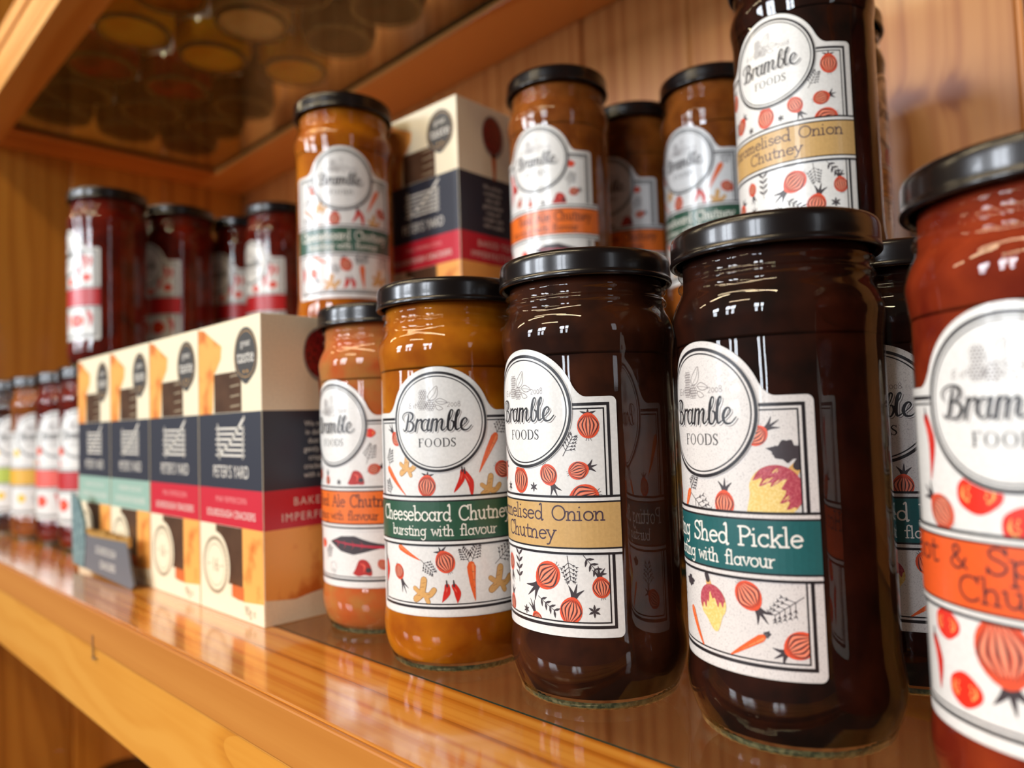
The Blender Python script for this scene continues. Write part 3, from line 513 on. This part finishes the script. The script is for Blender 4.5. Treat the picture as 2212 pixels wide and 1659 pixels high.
def carton_meshes(red):
    acc=CRED if red else CGRN; mb=MB(); mb.box((-BW*mm,0,0),(0,BD*mm,BH*mm),CREAM,.0006)
    mb.box((-BW*mm+.002,.002,BH*mm-.0002),(-.002,BD*mm-.002,BH*mm+.0002),acc)
    F=Art(mb,lambda u,v,l:((u-BW)*mm,-(.00004+.00004*l),v*mm),(0.3,BW-.3,.3,BH-.3)); Sd=Art(mb,lambda u,v,l:(.00004+.00004*l,u*mm,v*mm),(.3,BD-.3,.3,BH-.3))
    # front
    F.fan((14,128),[(0,158),(8,157),(20,151),(31,146),(30,139),(24,133),(21,131),(19,112),(18,109),(0,109)],BISC,1)
    F.poly([(0,109),(BW,109),(BW,68),(0,68)],NAVY,1); F.poly([(0,68),(BW,68),(BW,48),(0,48)],acc,1)
    lx,lz=40,95
    for i in range(6): F.stroke([(lx-17+.6*math.sin(i*2),lz+5.6-2.9*i),(lx+17,lz+6.0-2.9*i-.6)],1.15,BWH,2,False)
    F.stroke([(lx-15,lz+8),(lx-13,lz-11)],1.2,BWH,2,False); F.stroke([(lx+16,lz+6.5),(lx+15,lz-10.5)],1.2,BWH,2,False); F.stroke([(lx+17,lz+11),(lx+2,lz-1),(lx-14,lz-9.5)],[2.0,1.4,1.4],BWH,2,False)
    fonttext(F,"PETER'S YARD",40,74,6.6,BWH,2,.70,sp=1.05)
    fonttext(F,'PINK PEPPERCORN' if red else 'ROSEMARY & SEA SALT',40,60.5,3.2,PINK if red else BWH,2,.85,sp=1.15); fonttext(F,'SOURDOUGH CRACKERS',39,52.5,4.0,BWH,2,.86,sp=1.05)
    F.poly([(54,0.4),(BW,0.4),(BW,48),(52,48),(52,15)],BISC,1); F.poly([(40,10),(54,10),(54,17),(40,18)],BISD,2)
    F.poly([(0,0),(BW,0),(BW,11.5),(52,9.5),(38,11),(38,16),(33,17),(0,17)],CREAM,3)
    F.poly([(0,10),(20,10),(20,48),(0,48)],CREAM,1.5); F.ell((20,25.5),17.8,18.5,CREAM,4,n=32)
    for r,wd in ((14.8,2.2),(11.4,.5)): 
        for i in range(0,36): 
            if r>15 and i%2: continue
            t=2*PI*i/36; F.stroke([(20+r*math.cos(t),25.5+r*math.sin(t)),(20+r*math.cos(t+.16),25.5+r*math.sin(t+.16))],wd,SEAL,5,False,cap=False)
    fonttext(F,'16',20,22,7.5,SEAL,5,.8); F.stroke([(10.5,25.5),(13.5,25.5)],.6,SEAL,5,False); F.stroke([(26.5,25.5),(29.5,25.5)],.6,SEAL,5,False)
    fonttext(F,'90g e',61,3.4,5.0,SEAL,5,.8)
    F.fan((60,138.6),[(60+13.2*math.cos(t)*(1 if math.sin(t)>-.6 else 1-1.1*(abs(math.sin(t))-.6)),138.6+15*math.sin(t)) for t in [2*PI*i/36 for i in range(36)]],BADGE,4); F.ring((60,139.4),12.2,.35,GIN,5,36)
    fonttext(F,'great',60,143.6,3.8,BWH,5,.95); fonttext(F,'taste',60,135.0,7.0,BWH,5,.98)
    for sx in (-2,2):
        F.fan((60+sx,130.2),[(60+sx+(1.3 if i%2==0 else .55)*math.cos(PI/2+i*PI/5),130.2+(1.3 if i%2==0 else .55)*math.sin(PI/2+i*PI/5)) for i in range(10)],GIN,5)
    # side
    Sd.rect(0,BD,68,109,NAVY,1); Sd.rect(0,BD,48,68,acc,1); 
    Sd.fan((33,30),[(0,48),(0,13.5),(8,12.4),(17,11.4),(26,13),(36,14.2),(46,13),(56,14.4),(67,13.4),(67,48)],BISC,1)
    Sd.ell((35,139),11,15,SPOON,2,n=28); Sd.ell((34.5,139.5),9.6,13,BERRY,3,n=28); Sd.stroke([(35,126),(35.5,109)],[5,2.4],BISD,2,False)
    for i,t in enumerate(('We roll the','in delicious','dust with','gently baked','crisp and','cracker with','with a subtle')): fonttext(Sd,t,33,100.5-4.5*i,2.9,BWH,2,.92)
    fonttext(Sd,'BAKED TO',33,59.4,4.2,BWH,2,.95,sp=1.25); fonttext(Sd,'IMPERFECTION',33,51.6,4.2,BWH,2,.95,sp=1.25)
    body=mb.mesh('carton_red' if red else 'carton_green')
    ws=[]
    for (a,b,c,d) in ((21,54.5,109.3,131),(21,53,17.2,47.8)):
        w_=MB(); W=Art(w_,lambda u,v,l:((u-BW)*mm,-.00012-.00003*l,v*mm))
        W.poly([(a,c),(b,c),(b,d),(a,d)],DARKW,0); 
        for i in range(4): W.stroke([(b-13,c+3+(d-c)/4*i),(b-2,c+3.6+(d-c)/4*i)],.9,SEAL,1,False,cap=False) if c>100 else None
        if c<100: W=None
        ws.append(w_.mesh('window_panel'))
    return body,ws
CM={True:carton_meshes(True),False:carton_meshes(False)}
# lower window sits behind the seal disc: cut it to the disc edge
def carton(x,y,z,red,label,rz=0,group=None):
    t=thing('cracker_box',label,'box',(x,y,z),rz,group); b,ws=CM[red]; link('carton',b,t)
    for w_ in ws: link('window_panel',w_,t)
    return t
carton(-.3530,.1772,0,True,'red-banded cracker box with its side showing, standing next to the jars')
carton(-.4305,.1772,0,True,'red-banded cracker box second from the jars, between red-banded and green-banded boxes')
carton(-.5085,.1772,0,False,'pale-green-banded cracker box touching the red-banded boxes')
carton(-.5865,.1772,0,False,'pale-green-banded cracker box at the left end of the box row')
carton(-.3595,.3215,.1594,True,'red-banded cracker box standing one level up between the raised jars',.05)
carton(-.3595,.3215,0,True,'cracker box hidden behind the front jars, carrying the raised box',.05)

# ---------------------------------------------------------------- shelf ticket
TG=mat('ticket_slate_grey',(98,98,104),.6); TT=mat('ticket_teal_print',(86,112,116),.6,noise=(260,(126,150,150),.45,.62)); TGO=mat('ticket_gold_edge',(186,142,70),.6)
tk=thing('shelf_ticket','slate grey shelf ticket with teal end before the green-banded cracker boxes','sign',(-.575,.1655,0),0)
def slab(P,th,m,yoff=0):
    b=MB(); n=len(P); vs=[(x*mm,yoff,z*mm) for x,z in P]+[(x*mm,yoff+th,z*mm) for x,z in P]
    b.add(vs,[tuple(range(n)),tuple(range(2*n-1,n-1,-1))]+[(i,n+i,n+(i+1)%n,(i+1)%n) for i in range(n)],m); return b
b=slab([(-32,3),(66,0.2),(70,3),(64,14),(58,29),(-20,27),(-28,29)],.0016,TG); A=Art(b,lambda u,v,l:(u*mm,-.0001,v*mm))
fonttext(A,'SOURDOUGH',16,16.5,5.2,BWH,1,.9); fonttext(A,'CRACKERS',20,7,5.2,BWH,1,.9); b.obj('ticket_card',tk)
slab([(-58,4),(-32,2.8),(-28,20),(-30,36),(-44,52),(-62,56),(-60,30)],.0018,TT,-.0006).obj('teal_panel',tk)
b=MB()
for i in range(44):
    x=-29+88*i/43; a=random.uniform(-2,2); b.box(((x+a*.2-.8)*mm,.0004,26*mm),((x+a*.2+.8)*mm,.0026,(31.5+a)*mm),TGO)
b.obj('gold_edge',tk)

# ---------------------------------------------------------------- pine shelving
c1,c2,c3=(226,150,70),(206,124,46),(158,78,24)
W_RAIL=wood('pine_rail_top',0,(216,146,58),(196,116,34),(120,58,10),bands=300,warp=.22,perp=1,rough=.16,coat=.8,seed=1.3,stretch=.03)
W_LIP=wood('pine_lip',0,(200,130,54),(190,118,44),(164,94,32),bands=60,warp=.5,perp=2,rough=.4,coat=.15,seed=4.1)
W_APR=wood('pine_apron',0,(228,158,64),(216,140,46),(176,96,24),bands=55,warp=1.3,perp=2,rough=.3,coat=.3,seed=2.2,stretch=.33)
W_UP=wood('pine_upper_rail',0,(236,170,92),(222,146,66),(184,104,42),bands=120,warp=.7,perp=2,rough=.3,coat=.35,seed=7.7)
W_Y=wood('pine_cross_rail',1,(222,144,66),(204,122,48),(168,90,32),bands=90,warp=.9,perp=0,rough=.3,coat=.3,seed=3.3)
W_BACK=wood('pine_back_boards',2,(206,138,74),(188,116,56),(154,86,36),bands=170,warp=.35,perp=0,rough=.34,coat=.3,plank=(0,.111,-.082),seed=.4,
  knots=((0,2,-.1446,.3034,.0080,.0050),(0,2,-.1176,.2995,.0070,.0066)))
W_LEFT=wood('pine_side_boards',2,(206,138,50),(186,116,36),(118,60,14),bands=95,warp=1.3,perp=1,rough=.32,coat=.35,seed=5.9,stretch=.16,wscale=7,plank=(1,.12,.045))
PANE=glassmat('shelf_glass',(.93,.95,.92),.01); EDGE=mat('shelf_glass_edge',(40,58,48),.2,coat=.5); STEEL=mat('staple_steel',(190,180,165),.35,metal=.9)
XL,XR=-1.10,.42
YA,YB,YBK,YW=.1324,.1830,.4250,.5300
def rail_box(name,a,b,m,parent,bev=.0008): o=MB(); o.box(a,b,m,bev); return o.obj(name,parent)
def pane(a,b,parent):
    o=MB(); x0,y0,z0=a;x1,y1,z1=b
    o.add([(x0,y0,z1),(x1,y0,z1),(x1,y1,z1),(x0,y1,z1)],[(0,1,2,3)],PANE); o.add([(x0,y0,z0),(x1,y0,z0),(x1,y1,z0),(x0,y1,z0)],[(3,2,1,0)],PANE)
    o.add([(x0,y0,z0),(x1,y0,z0),(x1,y0,z1),(x0,y0,z1),(x0,y1,z0),(x1,y1,z0),(x1,y1,z1),(x0,y1,z1)],[(0,1,2,3),(5,4,7,6),(4,0,3,7),(1,5,6,2)],EDGE); return o.obj('glass_pane',parent)
def shelf(label,zt,ya,yb,mt,ml,ma,y_end,ybk=YBK,zp=None):
    zp=zt-.0002 if zp is None else zp
    t=thing('shelf',label,'shelf',(0,0,0))
    rail_box('front_rail',(XL,ya+.0022,zt-.0205),(XR,yb,zt),mt,t,.001)
    rail_box('front_lip',(XL,ya,zt-.0206),(XR,ya+.0021,zt-.0002),ml,t,.0008)
    rail_box('apron',(XL,ya+.0012,zt-.0632),(XR,ya+.0200,zt-.0207),ma,t,.001)
    if yb>.19: rail_box('inner_front_rail',(XL,ya+.0200,zt-.0632),(XR,yb,zt-.0207),ma,t,.001)
    rail_box('back_rail',(XL,ybk,zt-.0632),(XR,y_end,zt),mt,t)
    rail_box('end_rail',(XL,yb,zt-.0632),(XL+.064,ybk,zt),W_Y,t)
    pane((XL+.064,yb+.0006,zp-.006),(XR,ybk-.0006,zp),t)
    return t
lower=shelf('varnished pine shelf with glass inlay carrying the chutney jars and cracker boxes',0,YA,YB,W_RAIL,W_LIP,W_APR,YW-.001)
b=MB(); sx,sz=-.4682,-.0209
for dx0,dz0,dx1,dz1 in ((-.0014,-.0052,-.0006,.0075),(-.0014,-.0060,.0020,-.0050)): b.box((sx+dx0,YA-.0006,sz+dz0),(sx+dx1,YA+.0004 if dz1>0 else YA+.0012,sz+dz1),STEEL)
b.obj('staple',lower)
ZU=.4695
upper=thing('shelf','pine framed glass shelf overhead, full of jars seen from below','shelf',(0,0,0)); ZT=ZU+.0105
rail_box('front_rail',(XL,.1722,ZU),(XR,.2050,ZT),W_UP,upper); rail_box('back_rail',(XL,.4550,ZU),(XR,YW-.001,ZT),W_UP,upper); rail_box('end_rail',(XL,.2050,ZU),(XL+.064,.4550,ZT),W_Y,upper)
pane((XL+.064,.2056,ZT-.006),(XR,.4544,ZT-.0001),upper)
struct(rail_box('trim_1',(XL,.1720,ZT+.0002),(XR,.2040,ZT+.0310),W_UP,None)); struct(rail_box('trim_2',(XL,.1700,ZT+.0312),(XR,.2040,ZT+.0520),W_UP,None))
ZUT=ZU+.0105
bot=thing('shelf','pine shelf below the jar shelf, mostly out of view','shelf',(0,0,0)); rail_box('shelf_board',(XL,.14,-.49),(XR,YW-.001,-.47),W_UP,bot)
# walls of matched boards
def boards(name,axis,fixed,lo,hi,pitch,off,z0,z1,m,sign):
    b=MB(); k=math.floor((lo-off)/pitch); pts=[]
    x=off+k*pitch
    while x<hi:
        for dx,dd in ((0,.0022),(.0016,.0022),(.0034,0),(pitch-.0018,0)): 
            if lo<=x+dx<=hi: pts.append((x+dx,dd))
        x+=pitch
    pts=[(lo,0)]+pts+[(hi,0)]; vs=[]
    for z in (z0,z1):
        for p,dd in pts: vs.append((p,fixed-sign*-dd,z) if axis==0 else (fixed-sign*dd,p,z))
    n=len(pts); fs=[(i,i+1,n+i+1,n+i) for i in range(n-1)]; th=.016
    for z in (z0,z1):
        vs+= [(lo,fixed+th,z),(hi,fixed+th,z)] if axis==0 else [(fixed-th,lo,z),(fixed-th,hi,z)]
    q=2*n; fs+=[(q,q+2,q+3,q+1)]; b.add(vs,fs,m); return struct(b.obj(name))
boards('wall_back',0,YW,XL-.016,XR,.111,-.082,-.49,.95,W_BACK,1)
boards('wall_left',1,XL,.13,YW,.12,.045,-.49,.95,W_LEFT,1)
b=MB(); b.box((XL,.172,.93),(XR,YW,.95),W_UP); struct(b.obj('ceiling'))

# ---------------------------------------------------------------- jars on the overhead shelf

spots=[]
for i,x in enumerate((-.985,-.906,-.826,-.731,-.645,-.565,-.486,-.407,-.328)):
    for j,y in enumerate((.244,.321,.398)): spots.append((x+(0 if i<3 else (.0,.0,.028)[j]),y))
named={(3,0):('honey','honey_jar','pale honey jar on the overhead glass nearest the front rail'),(3,1):('honey','honey_jar','pale honey jar on the overhead glass, middle of the three'),(3,2):('honey','honey_jar','pale honey jar on the overhead glass, farthest back of the three'),
 (2,0):('jamred','jam_jar','dark red jam jar on the overhead glass beside the front honey jar'),(2,1):('jamred','jam_jar','dark red jam jar on the overhead glass beside the middle honey jar'),(4,1):('cream','honey_jar','cream coloured jar on the overhead glass among dark jars'),(4,0):('amber','jam_jar','amber jar on the overhead glass beside the front honey jar')}
for q,(x,y) in enumerate(spots):
    i,j=divmod(q,3)
    if (i,j) in named:
        c,kn,lb=named[(i,j)]; jar(x,y,ZUT,0,'yellow' if c!='jamred' else 'red',c,lb,scale=1.12,dirto=0,kindname=kn)
    else: jar(x,y,ZUT,0,'onion',('dark','brown','dark')[q%3],'dark jar on the overhead glass shelf seen from below',group='dark jars on the overhead glass shelf',scale=1.12,dirto=0)
jar(-1.0,.3165,-.47,0,'onion','dark','jar with dark lid on the shelf below, just showing at the bottom edge',lab=False)
